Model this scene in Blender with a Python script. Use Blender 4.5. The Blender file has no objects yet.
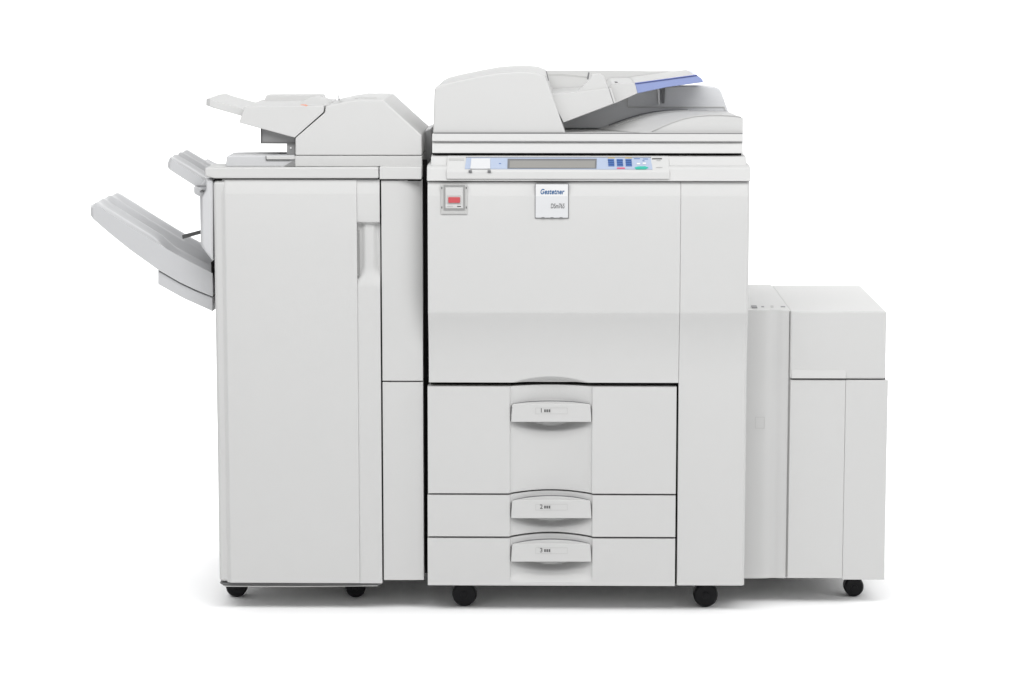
import bpy, bmesh, math
from mathutils import Vector, Matrix
sc = bpy.context.scene
R = math.radians

# ------------------------------------------------------------------ camera
F_PX = 2600.0
PITCH = math.atan(0.1395)
YAW = math.atan(38 / 2600.0)
CAM = Vector((0.0, -5.6, 1.391))
fwd = Vector((-math.sin(YAW) * math.cos(PITCH), math.cos(YAW) * math.cos(PITCH), -math.sin(PITCH)))
right = Vector((math.cos(YAW), math.sin(YAW), 0.0))
up = right.cross(fwd)
cd = bpy.data.cameras.new('camera')
cam = bpy.data.objects.new('camera', cd)
sc.collection.objects.link(cam)
cam.matrix_world = Matrix(((right.x, up.x, -fwd.x, CAM.x), (right.y, up.y, -fwd.y, CAM.y),
                           (right.z, up.z, -fwd.z, CAM.z), (0, 0, 0, 1)))
cd.sensor_width = 36.0
cd.lens = F_PX / 1024 * 36.0
cd.clip_start = 0.05
cd.clip_end = 200
sc.camera = cam
sc.render.resolution_x, sc.render.resolution_y = 1024, 683

# ------------------------------------------------------------------ light
wd = bpy.data.worlds.new('World'); sc.world = wd; wd.use_nodes = True
bg = wd.node_tree.nodes['Background']
bg.inputs[0].default_value = (0.97, 0.98, 1.0, 1)
bg.inputs[1].default_value = 0.38

def area(name, loc, target, sx, sy, power, col=(1, 1, 1)):
    ld = bpy.data.lights.new(name, 'AREA'); ld.shape = 'RECTANGLE'
    ld.size, ld.size_y, ld.energy, ld.color = sx, sy, power, col
    o = bpy.data.objects.new(name, ld); sc.collection.objects.link(o)
    o.location = loc
    o.rotation_euler = (Vector(target) - Vector(loc)).to_track_quat('-Z', 'Y').to_euler()
    return o
area('overhead_softbox', (-0.2, -2.0, 3.1), (0, 0.1, 0.6), 5.0, 1.3, 128)
area('backdrop_softbox', (0.0, 1.6, 3.4), (0.0, 5.4, 0.9), 14, 1.2, 560)
area('side_softbox', (3.1, -0.5, 2.0), (0.4, 0.1, 0.7), 1.2, 1.6, 27)

sc.view_settings.view_transform = 'Standard'
sc.view_settings.look = 'None'
sc.view_settings.exposure = 0.0
sc.view_settings.gamma = 1.0

# ------------------------------------------------------------------ helpers
def ray(px, py):
    return fwd + right * ((px - 512) / F_PX) - up * ((py - 341.5) / F_PX)
def W(px, py, Y):
    """measured point -> world point on the vertical plane at depth Y"""
    d = ray(px, py)
    t = (Y - CAM.y) / d.y
    return CAM + d * t
def Wz(px, py, z):
    d = ray(px, py); t = (z - CAM.z) / d.z
    return CAM + d * t
def WX(px, py, Y): return W(px, py, Y).x
def WZ(py, Y, ref=550): return W(ref, py, Y).z

def mat(name, col, rough=0.5, metal=0.0, bump=0.0, scale=900.0, spec=0.5, var=0.0, emit=None):
    m = bpy.data.materials.new(name); m.use_nodes = True
    nt = m.node_tree; b = nt.nodes['Principled BSDF']
    b.inputs['Base Color'].default_value = (*col, 1)
    b.inputs['Roughness'].default_value = rough
    b.inputs['Metallic'].default_value = metal
    b.inputs['Specular IOR Level'].default_value = spec
    tc = nt.nodes.new('ShaderNodeTexCoord')
    if var:
        n = nt.nodes.new('ShaderNodeTexNoise'); n.inputs['Scale'].default_value = 5.0; n.inputs['Detail'].default_value = 6
        mx = nt.nodes.new('ShaderNodeMix'); mx.data_type = 'RGBA'
        mx.inputs[6].default_value = (*[c * (1 - var) for c in col], 1)
        mx.inputs[7].default_value = (*[min(1, c * (1 + var)) for c in col], 1)
        nt.links.new(tc.outputs['Object'], n.inputs['Vector'])
        nt.links.new(n.outputs[0], mx.inputs[0]); nt.links.new(mx.outputs[2], b.inputs['Base Color'])
    if bump:
        n2 = nt.nodes.new('ShaderNodeTexNoise'); n2.inputs['Scale'].default_value = scale; n2.inputs['Detail'].default_value = 2
        bp = nt.nodes.new('ShaderNodeBump'); bp.inputs['Strength'].default_value = bump; bp.inputs['Distance'].default_value = 0.0008
        nt.links.new(tc.outputs['Object'], n2.inputs['Vector'])
        nt.links.new(n2.outputs[0], bp.inputs['Height']); nt.links.new(bp.outputs[0], b.inputs['Normal'])
    return m

PL = mat('warm_white_plastic', (0.545, 0.544, 0.537), 0.55, bump=0.25, var=0.012, spec=0.25)
PC = mat('cool_white_plastic', (0.535, 0.538, 0.545), 0.50, bump=0.2, var=0.012, spec=0.28)
PT = mat('grey_tray_plastic', (0.505, 0.508, 0.515), 0.36, bump=0.1, spec=0.45)
PB = mat('bright_white_plastic', (0.68, 0.68, 0.68), 0.40, spec=0.4)
PN = mat('plate_plastic', (0.60, 0.605, 0.615), 0.4, spec=0.3)
PG = mat('light_grey_plastic', (0.46, 0.46, 0.45), 0.5, bump=0.2, spec=0.35)
GM = mat('grey_sheet_metal', (0.32, 0.32, 0.32), 0.42, metal=0.5, spec=0.5)
GS = mat('grey_slot', (0.27, 0.27, 0.265), 0.6)
DK = mat('dark_gap_lining', (0.016, 0.015, 0.015), 0.8, spec=0.1)
SK = mat('dark_grey_skirt', (0.12, 0.12, 0.12), 0.5)
RB = mat('black_rubber', (0.005, 0.005, 0.006), 0.45, spec=0.2)
BLU = mat('pale_blue_panel', (0.38, 0.44, 0.56), 0.45)
BL2 = mat('translucent_blue_plastic', (0.25, 0.30, 0.52), 0.28)
BLD = mat('deep_blue_edge', (0.09, 0.12, 0.36), 0.3)
KEY = mat('blue_key', (0.06, 0.13, 0.34), 0.4)
RED = mat('red_key', (0.60, 0.12, 0.20), 0.4)
RDD = mat('red_rocker', (0.50, 0.08, 0.09), 0.35)
GRN = mat('green_key', (0.04, 0.42, 0.33), 0.4)
YEL = mat('ochre_mark', (0.55, 0.42, 0.15), 0.5)
SCR = mat('grey_screen_glass', (0.27, 0.265, 0.25), 0.18)
DG = mat('mid_grey_plastic', (0.16, 0.16, 0.165), 0.5)
INK = mat('blue_ink', (0.01, 0.09, 0.24), 0.5)
INK2 = mat('grey_ink', (0.10, 0.10, 0.10), 0.6)
INK3 = mat('orange_ink', (0.80, 0.25, 0.12), 0.6)
INK5 = mat('label_edge', (0.44, 0.44, 0.43), 0.6)
INK4 = mat('faint_grey_ink', (0.42, 0.42, 0.41), 0.6)
FLOOR = mat('white_paper_sweep', (0.94, 0.94, 0.94), 0.9, spec=0.1, var=0.004)

def link_mesh(name, bm, m, parent=None, bevel=0.0, seg=3, smooth=30):
    bmesh.ops.recalc_face_normals(bm, faces=bm.faces)
    me = bpy.data.meshes.new(name); bm.to_mesh(me); bm.free()
    me.materials.append(m)
    for p in me.polygons: p.use_smooth = True
    me.set_sharp_from_angle(angle=R(smooth))
    o = bpy.data.objects.new(name, me); sc.collection.objects.link(o)
    if parent is not None:
        o.parent = parent
    if bevel:
        b = o.modifiers.new('bevel', 'BEVEL'); b.width = bevel; b.segments = seg
        b.limit_method = 'ANGLE'; b.angle_limit = R(28); b.harden_normals = True
    return o
def add_prism(bm, front, back):
    vf = [bm.verts.new(v) for v in front]; vb = [bm.verts.new(v) for v in back]
    n = len(front)
    bm.faces.new(vf); bm.faces.new(vb[::-1])
    for i in range(n):
        bm.faces.new((vf[i], vb[i], vb[(i + 1) % n], vf[(i + 1) % n]))
def prism(name, pts, Yf, Yb, m, parent=None, bevel=0.0015, **k):
    """outline (measured on plane Yf) extruded straight back to Yb"""
    f = [W(x, y, Yf) for x, y in pts]
    b = [Vector((v.x, Yb, v.z)) for v in f]
    bm = bmesh.new(); add_prism(bm, f, b)
    return link_mesh(name, bm, m, parent, bevel, **k)
def slab(name, x0, x1, y0, y1, Yf, Yb, m, parent=None, bevel=0.002, yr=None, ref=None, **k):
    """upright box; x measured at row yr, heights at column ref"""
    yr = y0 if yr is None else yr; ref = (x0 + x1) / 2 if ref is None else ref
    X0, X1 = WX(x0, yr, Yf), WX(x1, yr, Yf); Z0, Z1 = WZ(y0, Yf, ref), WZ(y1, Yf, ref)
    f = [Vector(p) for p in ((X0, Yf, Z0), (X1, Yf, Z0), (X1, Yf, Z1), (X0, Yf, Z1))]
    bm = bmesh.new(); add_prism(bm, f, [Vector((v.x, Yb, v.z)) for v in f])
    return link_mesh(name, bm, m, parent, bevel, **k)
def sideprof(name, x0, x1, prof, m, parent=None, bevel=0.0015, yr=None, ref=550, **k):
    """(row, Y) side outline extruded across x0..x1"""
    yr = prof[0][0] if yr is None else yr
    X0, X1 = WX(x0, yr, 0), WX(x1, yr, 0)
    P = []
    for r, Y in prof:                       # 'same' keeps the height of the point before, 'first' of the first one
        P.append((Y, P[-1][1] if r == 'same' else P[0][1] if r == 'first' else W(ref, r, Y).z))
    bm = bmesh.new(); add_prism(bm, [Vector((X0, a, b)) for a, b in P], [Vector((X1, a, b)) for a, b in P])
    return link_mesh(name, bm, m, parent, bevel, **k)
def panel(name, xs, ys, Y0, Yb, off, m, parent=None, bevel=0.0012, yr=None, ref=None, top=None, bot=None, smooth=35, side=None):
    """front panel with a shaped face: off(px,row) = how far the face sinks back"""
    yr = ys[0] if yr is None else yr; ref = (xs[0] + xs[-1]) / 2 if ref is None else ref
    bm = bmesh.new(); G = []
    for r in ys:
        row = []
        t = (r - ys[0]) / (ys[-1] - ys[0])
        for x in xs:
            a = top(x) if top else ys[0]; b = bot(x) if bot else ys[-1]
            rr = a + (b - a) * t
            row.append(bm.verts.new((WX(x, yr, Y0), Y0 + off(x, rr), WZ(rr, Y0, ref))))
        G.append(row)
    for j in range(len(ys) - 1):
        for i in range(len(xs) - 1):
            bm.faces.new((G[j][i], G[j][i + 1], G[j + 1][i + 1], G[j + 1][i]))
    loop = G[0] + [G[j][-1] for j in range(1, len(ys))] + G[-1][-2::-1] + [G[j][0] for j in range(len(ys) - 2, 0, -1)]
    back = [bm.verts.new((v.co.x, Yb, v.co.z)) for v in loop]
    n = len(loop)
    for i in range(n):
        bm.faces.new((loop[i], loop[(i + 1) % n], back[(i + 1) % n], back[i]))
    bm.faces.new(back)
    return link_mesh(name, bm, m, parent, bevel, smooth=smooth)
def gridsolid(name, top, bot, m, parent=None, bevel=0.0, smooth=45):
    """closed solid between two point grids of equal size"""
    bm = bmesh.new()
    T = [[bm.verts.new(p) for p in r] for r in top]; B = [[bm.verts.new(p) for p in r] for r in bot]
    nj, ni = len(T), len(T[0])
    for j in range(nj - 1):
        for i in range(ni - 1):
            bm.faces.new((T[j][i], T[j][i + 1], T[j + 1][i + 1], T[j + 1][i]))
            bm.faces.new((B[j][i], B[j + 1][i], B[j + 1][i + 1], B[j][i + 1]))
    for j in range(nj - 1):
        for i in (0, ni - 1): bm.faces.new((T[j][i], T[j + 1][i], B[j + 1][i], B[j][i]))
    for i in range(ni - 1):
        for j in (0, nj - 1): bm.faces.new((T[j][i], T[j][i + 1], B[j][i + 1], B[j][i]))
    return link_mesh(name, bm, m, parent, bevel, smooth=smooth)
def tube(name, pts, r, m, parent=None, n=10, cap=True):
    bm = bmesh.new(); rings = []
    for i, p in enumerate(pts):
        d = (pts[min(i + 1, len(pts) - 1)] - pts[max(i - 1, 0)]).normalized()
        a = d.orthogonal().normalized() if i == 0 else (a - d * a.dot(d)).normalized()
        b = d.cross(a)
        rings.append([bm.verts.new(p + (a * math.cos(2 * math.pi * k / n) + b * math.sin(2 * math.pi * k / n)) * r) for k in range(n)])
    for A, B in zip(rings, rings[1:]):
        for k in range(n): bm.faces.new((A[k], A[(k + 1) % n], B[(k + 1) % n], B[k]))
    bm.faces.new(rings[0]); bm.faces.new(rings[-1][::-1])
    return link_mesh(name, bm, m, parent, 0)
def lathe_x(name, cx, cy, cz, prof, m, parent, n=40):
    """prof: (x offset, radius) turned round an axis along X... used along Y for casters"""
    bm = bmesh.new(); rings = []
    for dy, r in prof:
        rings.append([bm.verts.new((cx + r * math.cos(2 * math.pi * k / n), cy + dy, cz + r * math.sin(2 * math.pi * k / n))) for k in range(n)])
    for A, B in zip(rings, rings[1:]):
        for k in range(n): bm.faces.new((A[k], A[(k + 1) % n], B[(k + 1) % n], B[k]))
    bm.faces.new(rings[0]); bm.faces.new(rings[-1][::-1])
    return link_mesh(name, bm, m, parent, 0, smooth=35)
def text(name, s, loc, size, m, parent, shear=0.0, bold=0.0, rx=90, align='CENTER', space=1.0, sx=1.0):
    c = bpy.data.curves.new(name, 'FONT'); c.body = s; c.size = size; c.shear = shear; c.offset = bold
    c.extrude = 0.0003; c.align_x = align; c.align_y = 'CENTER'; c.space_character = space
    t = bpy.data.objects.new(name, c); sc.collection.objects.link(t)
    dg = bpy.context.evaluated_depsgraph_get()
    me = bpy.data.meshes.new_from_object(t.evaluated_get(dg)); me.name = name
    bpy.data.objects.remove(t)
    me.transform(Matrix.Diagonal((sx, 1, 1, 1)))
    me.materials.clear(); me.materials.append(m)
    me.transform(Matrix.Translation(loc) @ Matrix.Rotation(R(rx), 4, 'X'))
    o = bpy.data.objects.new(name, me); sc.collection.objects.link(o); o.parent = parent
    return o
def thing(name, loc, label, cat):
    o = bpy.data.objects.new(name, None); sc.collection.objects.link(o)
    o.empty_display_size = 0.1
    o['label'] = label; o['category'] = cat
    return o
def frange(a, b, n): return [a + (b - a) * i / (n - 1) for i in range(n)]
def lerp_pts(pts, x):
    if x <= pts[0][0]: return pts[0][1]
    for (a, b), (c, d) in zip(pts, pts[1:]):
        if x <= c: return b + (d - b) * (x - a) / (c - a)
    return pts[-1][1]
def sm(t):
    t = max(0, min(1, t)); return t * t * (3 - 2 * t)

def caster(px, py_floor, Y, r, width, parent, px_row=596):
    """twin-wheel caster, floor at z=0: wheel > hub; and a bracket"""
    x = WX(px, px_row, Y)
    w = width / 2
    wh = lathe_x('caster_wheel', x, Y + w, r, [(-w, r * .55), (-w, r * .86), (-w * .8, r * .97), (-w * .5, r), (-w * .12, r), (-w * .06, r * .8), (w * .06, r * .8), (w * .12, r), (w * .5, r), (w * .8, r * .97), (w, r * .86), (w, r * .55)], RB, parent)
    lathe_x('hub', x, Y + w, r, [(-w - .0015, r * .18), (-w - .001, r * .30), (-w + .003, r * .34), (w - .003, r * .34), (w + .001, r * .3)], RB, wh)
    return x

# ------------------------------------------------------------------ setting
bm = bmesh.new()
S = 30
# one continuous paper sweep: flat floor, then a cove rising far behind
prof = [(-S, 0)] + [(3.6 + 3 * math.sin(a), 3 - 3 * math.cos(a)) for a in [R(d) for d in range(0, 91, 6)]] + [(6.6, 9)]
A = [bm.verts.new((-S, y, z)) for y, z in prof]; B = [bm.verts.new((S, y, z)) for y, z in prof]
for i in range(len(prof) - 1): bm.faces.new((A[i], B[i], B[i + 1], A[i + 1]))
fl = link_mesh('floor', bm, FLOOR)
fl['kind'] = 'structure'

# ================================================================== COPIER
cop = thing('office_copier', (0, 0, 0), 'tall white floor-standing copier in the middle with blue control panel and three paper drawers', 'copier')
CR = 550
XL, XR = 427.5, 750.0
slab('body', 428.5, 747.5, 183, 584, 0.060, 0.690, PL, cop, 0.004, yr=182, ref=CR)
slab('seam_backing', 430, 745.5, 184, 583.5, 0.055, 0.059, DK, cop, 0.0, yr=182, ref=CR)  # dark sheet behind the panels, puts the shade of their seams into colour
# upper door + column share the same side outline (tilted top, fold, undercut easing back to vertical)
def face_off(r):
    if r < 196: return 0.0080 * (196 - r) / 13
    if r <= 313: return 0.0
    return 0.0240 * (1 - (1 - min(1, (r - 313) / 66)) ** 2.2)
YS_DOOR = [182.2, 189, 195.6, 196.4, 225, 255, 285, 310, 312.9, 313.1] + frange(319, 384.6, 18)
def crescent(x, r):
    # hollow above the first drawer's grip
    u = (x - 551) / 41.0
    if abs(u) >= 1: return 0
    edge = 385 - 7.2 * (1 - u * u)
    return 0.012 * sm((r - edge) / 4.5) if r > edge else 0
xs_door = [XL, 440, 470, 500] + frange(508, 594, 44) + [610, 640, 665, 680.8]
ys_d = YS_DOOR[:-6] + frange(373, 384.4, 24)
panel('upper_door', xs_door, ys_d, 0.0, 0.043, lambda x, r: face_off(r) + crescent(x, r), PL, cop, 0.0008, yr=182, ref=CR, smooth=30)
ys_col = YS_DOOR + [420, 480, 540, 587.0]
def col_off(x, r):
    return face_off(r) - 0.004 * sm((r - 390) / 120) + 0.0050 * max(0, (x - (XR - 2.2)) / 2.2) + (0.0012 if x < 681.2 else 0)
panel('side_column', [681.0, 681.6, 700, 725, XR - 2.2, XR - 1.6, XR - 1.0, XR - .4, XR], ys_col, 0.0, 0.040, col_off, PL, cop, 0.0, yr=182, ref=CR, smooth=30)
# bottom rail under drawers is just the body edge

# drawers
YD = 0.020
def arch(base, rise):
    def f(x):
        u = (x - 551) / 42.0
        if abs(u) >= 1: return base
        return base - rise * (math.cos(u * math.pi / 2) ** 0.9)
    return f
def drawer(name, y0, y1, r0, r1, hy, num, label, bottom_lip=False):
    xl, xr = 427.6, {'1': 676.6, '2': 675.6, '3': 675.2}[num]
    xs = [xl, 450, 480, 500, 507.5, 508.9, 509.6] + frange(510.6, 591.6, 46) + [592.6, 593.3, 594.7, 620, 650, xr - .01, xr]
    n = int(max(24, (y1 - y0) / 1.6))
    ys = frange(y0, y1, n)
    def off(x, r):
        u = (x - 551.1) / 41.5
        if abs(u) >= 1: return 0
        edge = min(1, (1 - abs(u)) / 0.03)
        d = edge * (0.005 + 0.015 * (1 - u * u))
        # scooped pocket under the grip
        hb = hy + 8.5 * (1 - u * u) + 1.0
        if abs(u) < 0.985 and hy - 14 < r:
            d += 0.020 * (1 - sm((r - (hb - 7)) / 9.0)) * (1 - u * u) ** 0.8
        if bottom_lip and r > y1 - 13:
            lim = y1 - 4 - 8 * (1 - abs(u)) * 0
            k = sm((r - (y1 - 11)) / 8.0)
            d = d * (1 - k) 
        return d
    xsc = 550
    o = panel(name, xs, ys, YD, YD + 0.0345, lambda x, r: min(off(x, r), 0.033), PL, cop, 0.0, yr=y0, ref=xsc,
              top=arch(y0, r0), bot=arch(y1, r1), smooth=32)
    o['label'] = label
    # grip
    xL, xR = 512.2, 590.3
    hp = hy - 18.5
    pts = [(xL - 1.0, hy), (xL - .8, hy - 6), (xL, hp + 1.8), (xL + 1.6, hp + .9)]
    for i in range(1, 14):
        u = -1 + 2 * i / 14
        pts.append((551.2 + u * 37.5, hp + 0.7 - 0.5 * (1 - u * u)))
    pts += [(xR - 1.6, hp + .9), (xR, hp + 1.8), (xR + .8, hy - 6), (xR + 1.0, hy)]
    gy = YD - 0.004
    h = prism('grip', pts, gy, gy + 0.024, PL, o, 0.0012)
    rise = 2.4 if num == '1' else 4.0
    def arc(g, lift): return [(xL - 1.0 - g, hy), (xL - .8 - g, hy - 6), (xL - g, hp + 1.2)] + [(551.2 + (-1 + i / 7) * (37.5 + g), hp + 0.6 - lift - rise * (1 - (-1 + i / 7) ** 2)) for i in range(15)] + [(xR + g, hp + 1.2), (xR + .8 + g, hy - 6), (xR + 1.0 + g, hy)]
    prism('grip_hood', arc(0.1, 0), gy + 0.006, gy + 0.026, PL, o, 0.001)
    prism('grip_surround', arc(0.2, 0.5), gy + 0.0085, gy + 0.019, DG, o, 0.0)
    # number and size marks
    c = W(541.3, hy - 11.4, gy)
    text('drawer_number', num, (c.x, gy - 0.0002, c.z), 0.0138, INK2, o, bold=0.0001)
    for k in range(3):
        xa = 544.2 + k * 2.2
        slab('size_mark', xa, xa + 1.6, hy - 12.6, hy - 9.8, gy - 0.0004, gy + 0.0015, INK2, o, 0.0)
    fr = bmesh.new()
    for (a, b, c_, d) in ((535.5, 567.5, hy - 14.2, hy - 13.9), (535.5, 567.5, hy - 8.3, hy - 8.0), (535.5, 535.8, hy - 13.9, hy - 8.3), (567.2, 567.5, hy - 13.9, hy - 8.3), (550.6, 550.9, hy - 13.9, hy - 8.3)):
        g_ = gy - 0.0003
        f = [W(a, c_, g_), W(b, c_, g_), W(b, d, g_), W(a, d, g_)]
        add_prism(fr, f, [Vector((v.x, gy + 0.001, v.z)) for v in f])
    link_mesh('label_frame', fr, INK5, o)
    return o
drawer('paper_drawer', 387.0, 493.5, 0.8, 2.6, 422.0, '1', 'tall top paper drawer marked 1')
drawer('paper_drawer', 495.3, 536.6, 2.8, 3.0, 518.3, '2', 'shallow middle paper drawer marked 2')
drawer('paper_drawer', 538.5, 585.6, 3.0, 0.0, 561.8, '3', 'bottom paper drawer marked 3', True)

# console slab
con = sideprof('console', 426.8, 750.6, [(181.2, 0.000), (168.3, 0.007), (166.8, 0.010), (165.0, 0.022), ('same', 0.69), ('first', 0.69)], PL, cop, 0.003, yr=175)
sideprof('console_top', 430.2, 747.4, [(166.5, 0.018), (163.0, 0.026), (156.5, 0.036), (155.2, 0.05), ('same', 0.68), ('first', 0.68)], PL, cop, 0.0025, yr=160)
# central raised sloping block
P_A, P_B = W(550, 171.2, -0.001), W(550, 155.9, 0.036)     # slope bottom / top
sl_dir = Vector((0, P_B.y - P_A.y, P_B.z - P_A.z)); sl_n = Vector((0, -sl_dir.z, sl_dir.y)).normalized()
def onslope(px, py, lift=0.0):
    p0 = P_A + sl_n * lift; d = ray(px, py)
    return CAM + d * ((p0 - CAM).dot(sl_n) / d.dot(sl_n))
cx0, cx1 = WX(446, 170, -0.01), WX(670, 170, -0.01)
zb = W(550, 181.2, -0.004).z
prof = [(-0.0028, zb + 0.0035), (-0.001, P_A.z), (P_B.y, P_B.z), (0.05, P_B.z), (0.05, zb + 0.012)]
bm = bmesh.new(); add_prism(bm, [Vector((cx0, a, b)) for a, b in prof], [Vector((cx1, a, b)) for a, b in prof])
cpn = link_mesh('control_panel', bm, PL, cop, 0.003)
def plate(name, pts, m, parent, lift=0.0, th=0.0012, bevel=0.0):
    t = [onslope(x, y, lift + th) for x, y in pts]
    b = [p - sl_n * (th + 0.001) for p in t]
    bm = bmesh.new(); add_prism(bm, t, b); return link_mesh(name, bm, m, parent, bevel)
def rect(x0, x1, y0, y1, sk=0.0): return [(x0 + sk, y0), (x1 + sk, y0), (x1, y1), (x0, y1)]
plate('blue_fascia', [(466.5, 157.4), (650.5, 157.4), (652.5, 169.2), (464.8, 168.7)], BLU, cpn, 0.0005, 0.0008)
plate('fascia_edge', [(466.0, 156.9), (651.0, 156.9), (651.0, 157.5), (466.0, 157.5)], DG, cpn, 0.0005, 0.001)
cs = plate('counter_cover', [(471.3, 158.2), (490.3, 158.2), (490.2, 168.4), (470.2, 168.4)], PN, cpn, 0.0016, 0.002, 0.0006)
for x in (468.6, 487.6): plate('clip', rect(x, x + 3.2, 170.0, 171.4), DG, cpn, 0.0, 0.003)
plate('screen_surround', rect(507.4, 596.4, 158.7, 168.3, 0.3), DG, cpn, 0.0014, 0.0008)  # surround; its deep top band stands for the dark reflection on the screen
plate('touch_screen', rect(509.4, 594.8, 160.6, 167.8, 0.3), SCR, cpn, 0.0016, 0.0012)
for cxk in (607.9, 616.6, 625.4):
    for j in range(4):
        y = 159.0 + j * 1.85
        plate('number_key', rect(cxk + j * .15, cxk + 6.1 + j * .15, y, y + 1.35), KEY, cpn, 0.0014, 0.0014)
for x in (607.8, 625.0): plate('key_heading', rect(x, x + 7, 157.6, 158.3), YEL, cpn, 0.0014, 0.0004)
plate('clear_key', [(617, 167.4), (624.5, 167.4), (625.2, 168.5), (617, 168.6)], RED, cpn, 0.0014, 0.0012)
plate('start_key', [(634.6, 167.4), (638, 166.4), (645, 166.2), (648.4, 167.3), (646, 168.7), (636, 168.7)], GRN, cpn, 0.0014, 0.0016)
for x, y in ((636.8, 162.9), (642.6, 162.5)): plate('mode_key', rect(x, x + 3.4, y, y + 1.5), PB, cpn, 0.0014, 0.0014)
for x, y, w in ((634, 158.3, 6), (643, 158.6, 5), (642.5, 160.4, 2), (499, 163.2, 2)): plate('printed_mark', rect(x, x + w, y, y + .6), KEY, cpn, 0.0014, 0.0004)
plate('printed_caption', rect(652.2, 662.0, 158.0, 159.0), INK2, cpn, 0.0, 0.0012)
plate('printed_caption', rect(656.5, 660.6, 160.0, 160.6), INK4, cpn, 0.0, 0.0012)
plate('printed_caption', rect(656.2, 662.4, 167.0, 167.6), INK4, cpn, 0.0, 0.0012)
plate('indicator_window', rect(449, 464, 158.0, 160.0), PG, cpn, 0.0, 0.0012)

# power switch
ps = slab('power_switch', 440.6, 467.2, 184.6, 214.2, -0.003, 0.006, PG, cop, 0.0012)
for a, b, c_, d in ((443.6, 464.8, 185.0, 186.0), (443.6, 464.8, 209.0, 210.0), (443.6, 444.8, 186.0, 209.0), (463.6, 464.8, 186.0, 209.0)):
    slab('bezel', a, b, c_, d, -0.0045, -0.002, GS, ps, 0.0)
slab('recess_plate', 445.5, 462.9, 187.6, 208.4, -0.0042, -0.002, PL, ps, 0.0003)
slab('switch_frame', 446.9, 461.2, 195.4, 203.9, -0.0052, -0.003, PG, ps, 0.0004)
slab('rocker', 448.3, 460.0, 197.2, 202.9, -0.0075, -0.004, RDD, ps, 0.0008)
for a, b in ((447, 453), (457, 461)): slab('caption', a, b, 206.0, 207.0, -0.0046, -0.004, INK2 if a > 450 else INK4, ps, 0.0)
for x in (441.3, 465.8):
    for y in (187, 206.5): slab('notch', x, x + 1.0, y, y + 2.0, -0.0036, -0.002, INK2, ps, 0.0)
# name plate
slab('plate_gap', 534.9, 568.9, 183.9, 218.4, -0.0012, 0.004, DG, cop, 0.0)
npl = slab('name_plate', 535.5, 568.2, 184.3, 217.8, -0.0040, 0.003, PN, cop, 0.0008)
slab('plate_top_lit', 536.0, 567.7, 184.7, 196.2, -0.00405, 0.001, PB, npl, 0.0)  # brighter colour stands in for light on the plate's tilted top
c = W(551.9, 191.9, -0.0042)
text('lettering', 'Gestetner', (c.x, -0.0041, c.z), 0.0158, INK, npl, shear=0.25, bold=0.0004, sx=0.74, space=1.07)
c = W(557.6, 206.2, -0.0042)
text('model_lettering', 'DSm765', (c.x, -0.0041, c.z), 0.0145, INK2, npl, shear=0.10, sx=0.60, bold=0.00012)
for x in (541.5, 550.5, 559.5): slab('clip_slot', x, x + 3, 217.2, 218.2, -0.0041, -0.001, DG, npl, 0.0)

# scanner deck
sideprof('scanner_deck', 431.3, 744.4, [(153.2, 0.034), (144.8, 0.040), (141.6, 0.046), (141.2, 0.036), (133.9, 0.040), ('same', 0.60), ('first', 0.60)], PL, cop, 0.0015, yr=140)
sideprof('deck_gap', 431.5, 743.2, [(155.6, 0.058), (152.5, 0.058), ('same', 0.59), ('first', 0.59)], DK, cop, 0.0, yr=150)

# document feeder (part) and its pieces (sub-parts)
adf = prism('document_feeder', [(434.4, 88.2), (441.5, 84.6), (456, 81.0), (478, 76.4), (497, 73.1), (512, 71.9), (526, 71.6), (537, 72.8), (545.6, 76.0), (565.6, 133.7), (433.0, 133.7)], 0.048, 0.47, PL, cop, 0.004)
YF = 0.075
prism('front_guide', [(549, 94.2), (577.4, 92.3), (593, 90.2), (608.6, 88.2), (613.4, 103.6), (563.5, 122.6)], YF, YF + 0.035, PL, adf, 0.0012)
prism('guide_block', [(575.0, 94.5), (577.4, 92.0), (589.6, 79.8), (592.0, 74.2), (599, 73.2), (604.0, 76.5), (608.4, 89.0)], YF + 0.006, YF + 0.037, PL, adf, 0.002)
prism('guide_foot', [(608.9, 88.2), (611.5, 88.6), (615.8, 102.6), (613.7, 103.4)], YF + 0.004, YF + 0.035, PL, adf, 0.001)
prism('rear_guide', [(545, 70.6), (620, 70.4), (640, 71.0), (693, 71.3), (693.2, 74.3), (640, 82.3), (600, 96), (540, 104), (538, 70.8)], 0.44, 0.462, PL, adf, 0.0015)
# tray plate sloping up to the right
prism('input_tray', [(548, 95.2), (577, 93.6), (606, 90.2), (612.5, 83.6), (634.9, 83.0), (637.5, 93.4), (616, 103.0), (563, 123)], YF + 0.037, 0.438, PL, adf, 0.001)
prism('blue_tray_end', [(634.95, 83.9), (697.4, 75.6), (701.4, 78.2), (703.5, 81.6), (702.4, 82.4), (667, 87.2), (637.6, 93.4)], YF + 0.037, YF + 0.075, BL2, adf, 0.002)
prism('blue_edge', [(634.9, 83.0), (697.0, 74.6), (697.3, 75.5), (635.0, 83.9)], YF + 0.035, YF + 0.05, BLD, adf, 0.0005)
prism('tray_wing', [(634.0, 82.2), (694.0, 74.3), (698, 79.5), (640, 90)], YF + 0.055, 0.438, PL, adf, 0.0008)
prism('blue_rim', [(694.2, 74.6), (697.6, 75.4), (701.2, 78.6), (702.6, 81.4), (698.2, 80.2)], YF + 0.07, 0.437, BL2, adf, 0.0005)
prism('slot_cover', [(548, 74.0), (562, 73.9), (575, 75.2), (588, 76.8), (588, 78.2), (574, 77.0), (562, 76.0), (549, 76.2)], 0.30, 0.31, PG, adf, 0.0)
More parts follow.
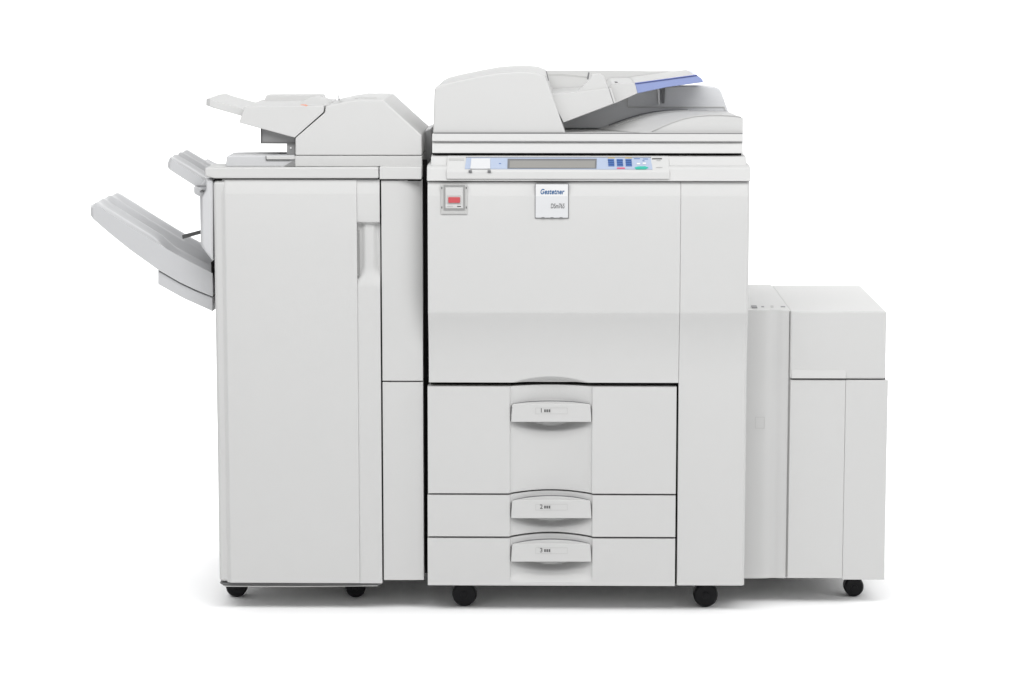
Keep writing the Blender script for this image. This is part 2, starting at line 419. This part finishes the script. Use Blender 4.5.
prism('slot_post', [(588.2, 72.6), (589.6, 72.6), (588.6, 79.4), (586.9, 79.4)], 0.29, 0.31, DG, adf, 0.0)
prism('slot_post', [(545.8, 71.0), (546.8, 71.6), (549.2, 80.6), (548.0, 80.6)], 0.05, 0.06, DG, adf, 0.0)
prism('size_catch', [(614.5, 81.6), (617.5, 81.8), (618.8, 84.2), (616.0, 84.2)], YF + 0.06, YF + 0.08, DG, adf, 0.0005)
# rear hinge cover, lighter colour makes up for light missing under the feeder
hc = prism('hinge_cover', [(556, 98), (630, 92), (667, 86.6), (704, 85.9), (714.5, 86.6), (719.3, 88.6), (721.8, 92.5), (728.5, 111.5), (729, 128.5), (556, 128.5)], 0.210, 0.27, PN, adf, 0.003)
prism('cover_ridge', [(628, 106.8), (724.5, 106.6), (725.6, 110.4), (724.8, 110.4), (723.8, 107.5), (628, 107.7)], 0.208, 0.212, PG, adf, 0.0)
prism('ridge_side', [(627.0, 95), (627.6, 95), (627.6, 107), (627.0, 107)], 0.208, 0.212, PG, adf, 0.0)
prism('support_post', [(657.0, 86), (659.2, 86), (660.2, 104.4), (658.6, 104.4)], 0.197, 0.209, PB, adf, 0.0005)
prism('support_post', [(661.6, 86), (665.2, 86), (664.4, 103.4), (662.0, 103.4)], 0.201, 0.209, DG, adf, 0.0005)
# exit tray: surface between a front and a back curve
fc = [(646, 133.6), (655, 130.0), (663, 126.4), (671.5, 122.8), (683, 118.9), (695, 116.4), (708, 115.3), (722, 115.2), (734, 115.9), (740, 116.8), (743.2, 118.0)]
bc = [(598, 129.0), (612, 123.6), (626, 118.6), (640, 114.4), (652, 112.1), (665, 110.6), (680, 110.2), (700, 110.4), (715, 110.8), (728, 111.4), (730, 112.4)]
def resample(c, n):
    out = []
    for i in range(n):
        t = i / (n - 1) * (len(c) - 1); k = min(int(t), len(c) - 2); f = t - k
        out.append((c[k][0] + (c[k + 1][0] - c[k][0]) * f, c[k][1] + (c[k + 1][1] - c[k][1]) * f))
    return out
zd = W(CR, 133.9, 0.04).z + 0.0005
FC = [W(x, y, 0.05) for x, y in resample(fc, 31)]; BC = [W(x, y, 0.207) for x, y in resample(bc, 31)]
top, bot = [], []
for k in range(9):
    t = k / 8
    rowt = [a.lerp(b, t) for a, b in zip(FC, BC)]
    if k == 0: pass
    rowt = [Vector((p.x, p.y, max(p.z, zd + 0.001))) for p in rowt]
    top.append(rowt); bot.append([Vector((p.x, p.y, zd - 0.0003 * 0)) for p in rowt])
gridsolid('exit_tray', top, bot, PL, adf, 0.0, smooth=50)
for off_, rr in ((0.006, 0.0022), (0.026, 0.0016)):
    pts = []
    for i in range(2, 20):
        k = i; t = 1 - off_ / 0.157
        p = FC[k].lerp(BC[k], t); pts.append(Vector((p.x, p.y, max(p.z, zd + 0.001) + 0.0002)))
    tube('tray_rib', pts, rr, DG if off_ < .01 else PG, adf, 8)
tube('tray_edge_line', [p + Vector((0, -0.0005, 0.0002)) for p in FC[2:29]], 0.0011, PG, adf, 8)
slab('deck_line', 434, 742.8, 133.2, 134.1, 0.0415, 0.05, DG, cop, 0.0)

for px in (464.4, 705.8):
    caster(px, 605, 0.075, 0.0275, 0.045, cop, 595)
for px in (464.4, 705.8):
    caster(px, 605, 0.60, 0.0275, 0.045, cop, 595)
for px in (464.4, 705.8):
    for Y in (0.095, 0.62):
        x = WX(px, 595, .60 if Y > .1 else .075)
        bm = bmesh.new()
        f = [Vector((x - .016, Y - .013, .045)), Vector((x + .016, Y - .013, .045)), Vector((x + .02, Y - .013, .085)), Vector((x - .02, Y - .013, .085))]
        add_prism(bm, f, [v + Vector((0, .03, 0)) for v in f]); link_mesh('caster_bracket', bm, RB, cop)

# ================================================================== FINISHER
fin = thing('finisher_unit', (0, 0, 0), 'white sorting and stapling cabinet on the left with two output trays sticking out', 'finisher')
FR = 300
YFN = 0.030
slab('cabinet', 213.6, 419.5, 189, 580, YFN + 0.034, 0.66, PL, fin, 0.006, yr=183, ref=FR)
slab('seam_backing', 214, 390, 181, 579.5, YFN + 0.017, YFN + 0.0215, DK, fin, 0.0, yr=183, ref=FR)  # dark backing sheet, colours the door seams as if in shade
# front left rounded corner post
sl = slab('corner_post', 213.0, 228, 180.8, 582.2, YFN + 0.0035, 0.10, PL, fin, 0.009, yr=190, ref=FR, seg=5)
# main door: top band tilted, rest upright
def door_off(x, r):
    o = 0.0080 * (194 - r) / 14 if r < 194 else 0
    o += 0.0055 * (1 - sm((x - 221.0) / 4.5))
    return o
panel('front_door', frange(221.0, 226, 8) + [260, 300, 340, 355.2, 356.5], [179.8, 187, 193.6, 194.4, 250, 350, 450, 550, 583.0], YFN - 0.003, YFN + 0.0168, door_off, PL, fin, 0.0008, yr=190, ref=FR, smooth=30)
# handle column with hourglass scoop
def scoop(x, r):
    if r < 221.6 or r > 288: return 0.0
    u = (x - 368.6) / 10.8
    top = sm((r - 221.6) / 2.2); botm = 1 - sm((r - 268) / 19)
    if r > 268: w = 1.35 - 0.45 * (r - 268) / 19
    else: w = 1.35
    base = 0.0085 * top * botm
    side = 0.014 * max(0, (abs(u) - 0.30) / 0.7) ** 1.3 * top * (1 - sm((r - 262) / 26))
    side *= 1.0 if u < 0 else 0.85
    return min(base + side, 0.0150)
xs = frange(356.7, 379.4, 24)
ys = [179.8, 187, 193.6, 194.4, 215, 221.2] + frange(221.8, 288.2, 40) + [300, 400, 500, 583.0]
panel('handle_column', xs, ys, YFN, YFN + 0.0195, lambda x, r: scoop(x, r) + (0.0075 * (194 - r) / 14 if r < 194 else 0), PL, fin, 0.0, yr=190, ref=FR, smooth=35)
slab('grip_slot', 356.9, 359.0, 231.0, 276.5, YFN + 0.0035, YFN + 0.0165, GS, fin, 0.0005)
# right cover panels
def rc_off(x, r):
    u = max(0, (x - 396) / 26.0)
    fade = 1 - sm((r - 290) / 75)
    return 0.004 + (0.021 * u ** 1.6) * fade + 0.0018 * u ** 3
panel('side_cover', frange(381.0, 421.9, 22), frange(180.6, 380.9, 26), YFN, YFN + 0.045, rc_off, PL, fin, 0.001, yr=190, ref=FR, smooth=35)
panel('lower_cover', frange(381.0, 421.9, 12), [382.3, 450, 520, 580.2], YFN, YFN + 0.045, lambda x, r: 0.004 + 0.002 * max(0, (x - 405) / 17) ** 2, PL, fin, 0.001, yr=190, ref=FR)
# top slab
pts = [(204.8, 168.2), (213.5, 167.6), (378.3, 167.4), (378.6, 178.4), (214.5, 178.4), (206.5, 176.6), (204.9, 176.0)]
prism('top_cover', pts, YFN - 0.003, 0.15, PL, fin, 0.003)
slab('top_cover_rear', 238, 378, 167.6, 182, 0.149, 0.63, PL, fin, 0.002, yr=170, ref=FR)
slab('top_cover_side', 379.4, 421.6, 166.9, 179.3, YFN - 0.003, 0.63, PL, fin, 0.002)
slab('top_gap', 214.5, 421, 178.0, 180.9, YFN + 0.010, YFN + 0.03, DK, fin, 0.0, yr=183, ref=FR)
# base skirt
prism('base_skirt', [(219.4, 582.9), (381.8, 583.2), (381.0, 584.6), (376, 585.4), (300, 586.0), (225.5, 585.6), (222.0, 584.6)], YFN + 0.004, 0.60, SK, fin, 0.001)
prism('skirt_edge', [(222.6, 585.3), (226, 585.9), (300, 586.2), (378, 585.6), (378, 586.2), (300, 587.0), (225, 586.7)], YFN + 0.002, 0.58, PG, fin, 0.0005)
# left side exit housing
prism('exit_housing', [(199.4, 186), (206, 178), (213, 178), (213, 262), (206.5, 253.5), (202.2, 247.8), (200.4, 244)], YFN + 0.045, 0.60, PC, fin, 0.004)
prism('corner_trim', [(205.3, 178.3), (213.0, 179.8), (213.0, 262), (206.5, 253.8), (202.6, 247.8), (201.2, 243), (201.8, 197), (205.4, 190)], YFN + 0.006, YFN + 0.05, PC, fin, 0.006, seg=4)
prism('housing_catch', [(193.6, 186.6), (200.5, 187.5), (201.0, 197.6), (194.0, 193.4)], YFN + 0.06, 0.5, PC, fin, 0.002)
prism('latch', [(195.5, 186.0), (205.6, 185.8), (205.8, 187.3), (198.5, 187.3)], YFN + 0.004, YFN + 0.03, DG, fin, 0.0)
prism('latch', [(199.8, 191.0), (202.2, 191.8), (202.0, 193.0), (199.8, 192.4)], YFN + 0.004, YFN + 0.05, DG, fin, 0.0)
# interposer (upper unit on top)
ip = prism('cover_feeder', [(295.2, 155.6), (295.2, 138.2), (324.8, 112.6), (325.6, 106.2), (345, 101.8), (357, 100.0), (383.0, 100.0), (421.6, 135.2), (421.9, 155.6)], 0.05, 0.40, PL, fin, 0.0035)
slab('feeder_base', 295.0, 421.8, 156.0, 166.5, 0.049, 0.42, PL, fin, 0.0015)
prism('feeder_rear', [(425, 130.5), (431.0, 128.5), (432.4, 140), (432.0, 154), (428.5, 166), (421.0, 166), (421.0, 140)], 0.20, 0.40, GM, ip, 0.002)
wing = prism('feeder_tray', [(244.6, 106.6), (286, 106.0), (324.0, 105.8), (323.6, 112.2), (294.6, 137.8), (238.9, 122.6)], 0.052, 0.39, PL, ip, 0.002)
# extension plate
top, bot = [], []
for k in range(9):
    t = k / 8; Y = 0.070 + 0.285 * t
    cut = 0.012 * (max(0, abs(2 * t - 1) - 0.75) / 0.25) ** 2
    a, b = W(204.2, 99.4, 0.070), W(262, 114.2, 0.070)
    rt, rb = [], []
    for i in range(10):
        s = i / 9
        p = a.lerp(b, s); x = p.x + cut * (1 - s)
        th = 0.0165 if i else 0.0145
        rt.append(Vector((x, Y, p.z - 0.004 * (1 - abs(2 * t - 1) ** 6) * (0.3 if i == 0 else 1) + (0.0015 if i == 0 else 0)))); rb.append(Vector((x - 0.001 * (i == 0), Y, p.z - th)))
    top.append(rt); bot.append(rb)
gridsolid('tray_extension', top, bot, PL, ip, 0.0015, smooth=30)
prism('feeder_rear_guide', [(261.5, 107), (266.3, 95.0), (322, 94.6), (328, 107)], 0.33, 0.39, PL, ip, 0.002)
# soft moulded hump between guides
top, bot = [], []
ca = W(317, 104, 0.2)
for j in range(13):
    rt, rb = [], []
    for i in range(13):
        u, v = -1 + i / 6, -1 + j / 6
        h = 0.014 * max(0, 1 - u * u) ** 0.7 * max(0, 1 - v * v) ** 0.7
        p = Vector((ca.x + u * 0.034, 0.21 + v * 0.11, W(317, 106.0, 0.052).z - 0.001 + h))
        rt.append(p); rb.append(Vector((p.x, p.y, p.z - h - 0.006)))
    top.append(rt); bot.append(rb)
gridsolid('moulded_hump', top, bot, PL, ip, 0)
zt = W(280, 106.2, 0.052).z
def flatmark(name, pts, z, m, parent):
    t = [Wz(x, y, z) for x, y in pts]; bm = bmesh.new()
    add_prism(bm, t, [v - Vector((0, 0, .0015)) for v in t]); return link_mesh(name, bm, m, parent)
flatmark('orange_arrow', [(300.5, 104.9), (303.5, 103.9), (305, 103.3), (306.5, 104.9), (308.2, 105.4), (306.0, 105.7), (303.0, 105.0)], zt + 0.0012, INK3, ip)
zt2 = W(357, 100.0, 0.05).z
flatmark('top_slit', [(338.3, 95.0), (339.5, 95.0), (339.5, 99.6), (338.3, 99.6)], zt2 + 0.0006, INK2, ip)
flatmark('top_label', [(356, 96.9), (376, 96.9), (377, 98.4), (355, 98.4)], zt2 + 0.0004, PG, ip)
# metal carriage beneath
prism('paper_chute', [(260.8, 128.0), (295, 137.0), (295, 143.2), (260.8, 143.0)], 0.07, 0.35, GM, ip, 0.0008)
prism('chute_edge', [(260.6, 128.5), (261.6, 128.8), (261.6, 142.4), (295, 142.4), (295, 143.8), (260.6, 143.6)], 0.066, 0.07, INK2, ip, 0.0)
prism('chute_post', [(286.8, 143.4), (295, 143.4), (295, 155.2), (286.8, 154.5)], 0.07, 0.35, GM, ip, 0.0008)
slab('post_screw', 289.9, 291.5, 147.2, 148.8, 0.067, 0.071, PB, ip, 0.0005)
# low paper stop on the slab, left
ps2 = prism('proof_tray', [(225.4, 166.8), (226.8, 155.8), (242, 155.5), (295, 155.3), (295, 166.8)], 0.055, 0.17, PC, fin, 0.003)
prism('proof_tray_insert', [(266.2, 156.4), (295, 156.4), (295, 159.4), (266.6, 159.4)], 0.051, 0.06, PL, ps2, 0.0005)
prism('insert_line', [(265.6, 155.9), (266.3, 155.9), (266.5, 159.5), (290, 159.5), (290, 160.2), (265.8, 160.2)], 0.052, 0.06, INK2, ps2, 0.0)
prism('proof_tray_wedge', [(284, 166.2), (295, 159.5), (295, 166.2)], 0.050, 0.06, GM, ps2, 0.0)

# output trays
def tray(name, ftop, fbot, Y0, Y1, hollow, label, scoopc=None, nx=40, ny=33, tip=0.02, xend_back=None):
    def zt_(x): return lerp_pts(TT, x)
    TT = [(W(a, b, Y0).x, W(a, b, Y0).z) for a, b in ftop]; BB = [(W(a, b, Y0).x, W(a, b, Y0).z) for a, b in fbot]
    x0, x1 = TT[0][0], TT[-1][0]
    top, bot = [], []
    prof = [(0, -0.004), (0.03, 0.0), (0.09, 0.0005), (0.14, -0.003), (0.24, -hollow * .45), (0.30, -hollow * .30), (0.335, 0.000), (0.36, 0.001), (0.385, -0.002), (0.44, -hollow), (0.60, -hollow), (0.66, -hollow * .1), (0.70, 0.0), (0.74, -hollow * .5), (0.86, -hollow * .5), (0.92, 0), (0.97, 0.0), (1.0, -0.004)]
    for j in range(ny):
        v = j / (ny - 1); Y = Y0 + (Y1 - Y0) * v
        c = abs(2 * v - 1)
        cut = tip * (1 - math.sqrt(max(0, 1 - max(0, (c - 0.55) / 0.45) ** 2)))
        xs0 = x0 + cut - 0.010 * math.exp(-((v - 0.12) / 0.15) ** 2) * 0
        rt, rb = [], []
        for i in range(nx):
            s = i / (nx - 1); s = s ** 1.25
            x = xs0 + (x1 - xs0) * s
            d = lerp_pts(prof, v) * sm(s / 0.14)
            nose = -0.013 * (1 - sm(s / 0.075)) ** 1.5
            z = zt_(x) + d + nose
            if scoopc:
                q = (x - scoopc[0]) / scoopc[1]
                if v < 0.40: z -= scoopc[2] * sm(q) * (1 if v > 0.10 else v / 0.10) * (1 - 0.6 * sm((v - .26) / .14))
            zb_ = lerp_pts(BB, x) + 0.016 * v
            zb_ = min(zb_, z - 0.006)
            rt.append(Vector((x, Y, z))); rb.append(Vector((x, Y, zb_)))
        top.append(rt); bot.append(rb)
    o = gridsolid(name, top, bot, PT, fin, 0.0, smooth=40); o['label'] = label
    return o
t1 = tray('output_tray', [(86.6, 201.0), (95, 202.6), (128, 223.4), (150, 237), (170, 249), (190, 260), (212.4, 271.4)],
     [(86.6, 213.5), (92.0, 218), (108, 232), (129, 249.0), (158, 269.8), (180, 282.5), (196, 290.0), (212.4, 296.6)], 0.10, 0.41, 0.025, 'long lower output tray with a scooped hollow',
     scoopc=(W(150, 240, 0.1).x, 0.055, 0.026), tip=0.014)
prism('tray_base', [(158, 270.6), (180, 283.4), (196, 291.0), (212.6, 297.4), (212.6, 311.4), (184, 298.6), (158, 284.2)], 0.105, 0.40, PT, t1, 0.0015)
prism('tray_base_gap', [(158.4, 269.8), (180, 282.2), (211.0, 295.8), (211.0, 297.2), (180, 284), (158.4, 271)], 0.110, 0.40, DK, t1, 0.0)
prism('tray_rail', [(211.2, 262), (213.0, 262), (213.0, 311), (211.2, 311)], 0.115, 0.38, DK, fin, 0.0)
prism('paper_lever', [(182.0, 235.2), (201.2, 230.2), (201.2, 233.8), (182.6, 239.0)], 0.20, 0.215, INK2, fin, 0.0006)
tray('output_tray', [(164.6, 157.2), (171, 157.8), (188, 168.0), (200, 175.5), (212, 183.0)],
     [(164.6, 166.5), (170, 170.0), (180, 176.5), (197.4, 187.6), (212, 196)], 0.10, 0.38, 0.018, 'short upper output tray', tip=0.012)
# the upper tray carries on behind the cabinet corner
prism('tray_root', [(198, 163), (204, 166.5), (213, 170), (213, 178), (198, 176)], 0.30, 0.46, PC, fin, 0.003)

for px in (236.2, 355.4):
    caster(px, 597, 0.155, 0.0245 if px < 300 else 0.023, 0.04, fin, 590)
    caster(px, 597, 0.55, 0.024, 0.04, fin, 590)
    for Y in (0.165, 0.557):
        x = WX(px, 590, Y)
        bm = bmesh.new(); f = [Vector((x - .014, Y, .035)), Vector((x + .014, Y, .035)), Vector((x + .018, Y, .075)), Vector((x - .018, Y, .075))]
        add_prism(bm, f, [v + Vector((0, .026, 0)) for v in f]); link_mesh('caster_bracket', bm, RB, fin)
# dark plate closing the slit towards the copier, its black stands in for shade
slab('slit_shade_plate', 422.6, 427.0, 160, 573, 0.09, 0.11, DK, fin, 0.0, yr=190)

# ================================================================== PAPER DECK
deck = thing('side_paper_unit', (0, 0, 0), 'low white large-capacity paper cabinet on the right with a lift-up lid', 'paper cabinet')
DR = 830
YP = 0.100; YE = 0.585
xt = WX
slab('cabinet', 752, 884.5, 383, 578.5, YP + 0.012, YE, PL, deck, 0.004, yr=383, ref=DR)
def lm_off(x, r):
    u = (x - 775) / 6.0
    return 0.010 * sm((769 - x) / -12 + 0.9) * 0 + 0.0042 * math.exp(-u * u) + (0.0022 if x > 772 else 0) * sm((x - 774) / 6)
panel('control_tower', [746.6, 750, 753, 756] + frange(758, 786, 18) + [789.7], [310.2, 330, 380, 450, 520, 578.8], YP, YE, lm_off, PL, deck, 0.0015, yr=311, ref=DR, smooth=40)
lid = slab('lid', 790.6, 886.8, 311.2, 378.8, YP - 0.003, YE + 0.002, PL, deck, 0.004, yr=314, ref=DR)
panel('lid_lip', [791.6, 820, 845.8], [370.0, 374, 378.0], YP - 0.0036, YP + 0.002, lambda x, r: -0.0036 * (r - 370) / 8, PL, lid, 0.0, yr=374, ref=DR)
slab('lid_gap', 791.4, 885.2, 377.2, 383.2, YP + 0.008, YE - 0.01, DK, deck, 0.0, yr=380, ref=DR)
slab('seam_lining', 788.6, 791.5, 311, 577, YP + 0.007, YE - 0.01, PG, deck, 0.0, yr=311, ref=DR)
slab('front_door', 790.4, 845.6, 380.0, 578.2, YP - 0.003, YP + 0.0115, PL, deck, 0.001, yr=383, ref=DR)
slab('side_panel', 845.7, 888.2, 380.0, 579.6, YP - 0.001, YP + 0.0115, PL, deck, 0.001, yr=383, ref=DR)
for a, b, c_, d in ((755.2, 764.6, 417.0, 417.4), (755.2, 764.6, 428.0, 428.4), (755.2, 755.6, 417.4, 428.0), (764.2, 764.6, 417.4, 428.0)):
    slab('catch_outline', a, b, c_, d, YP - 0.0004, YP + 0.008, INK5, deck, 0.0)
zt = W(DR, 310.2, YP).z + 0.0006
flatmark('load_key', [(751.2, 305.2), (756.4, 305.2), (757.4, 307.6), (752.0, 307.6)], zt + .001, DG, deck)
flatmark('indicator_mark', [(761.2, 306.0), (764.0, 306.0), (764.2, 307.0), (761.4, 307.0)], zt, DG, deck)
flatmark('indicator_mark', [(770.4, 305.3), (773.4, 305.3), (773.6, 307.2), (770.6, 307.2)], zt, INK4, deck)
flatmark('indicator_mark', [(780.5, 306.0), (785.0, 306.0), (785.4, 307.0), (780.9, 307.0)], zt, DG, deck)
caster(854.3, 595, 0.180, 0.0225, 0.04, deck, 586)
caster(775, 595, 0.50, 0.0225, 0.04, deck, 586); caster(854.3, 595, 0.50, 0.0225, 0.04, deck, 586)
caster(775, 595, 0.36, 0.0225, 0.04, deck, 586)
for px, Y in ((854.3, 0.187), (775, 0.365), (854.3, .505), (775, .505)):
    x = WX(px, 586, Y)
    bm = bmesh.new(); f = [Vector((x - .017, Y, .03)), Vector((x + .015, Y, .03)), Vector((x + .020, Y, .085)), Vector((x - .020, Y, .085))]
    add_prism(bm, f, [v + Vector((0, .028, 0)) for v in f]); link_mesh('caster_bracket', bm, RB, deck)
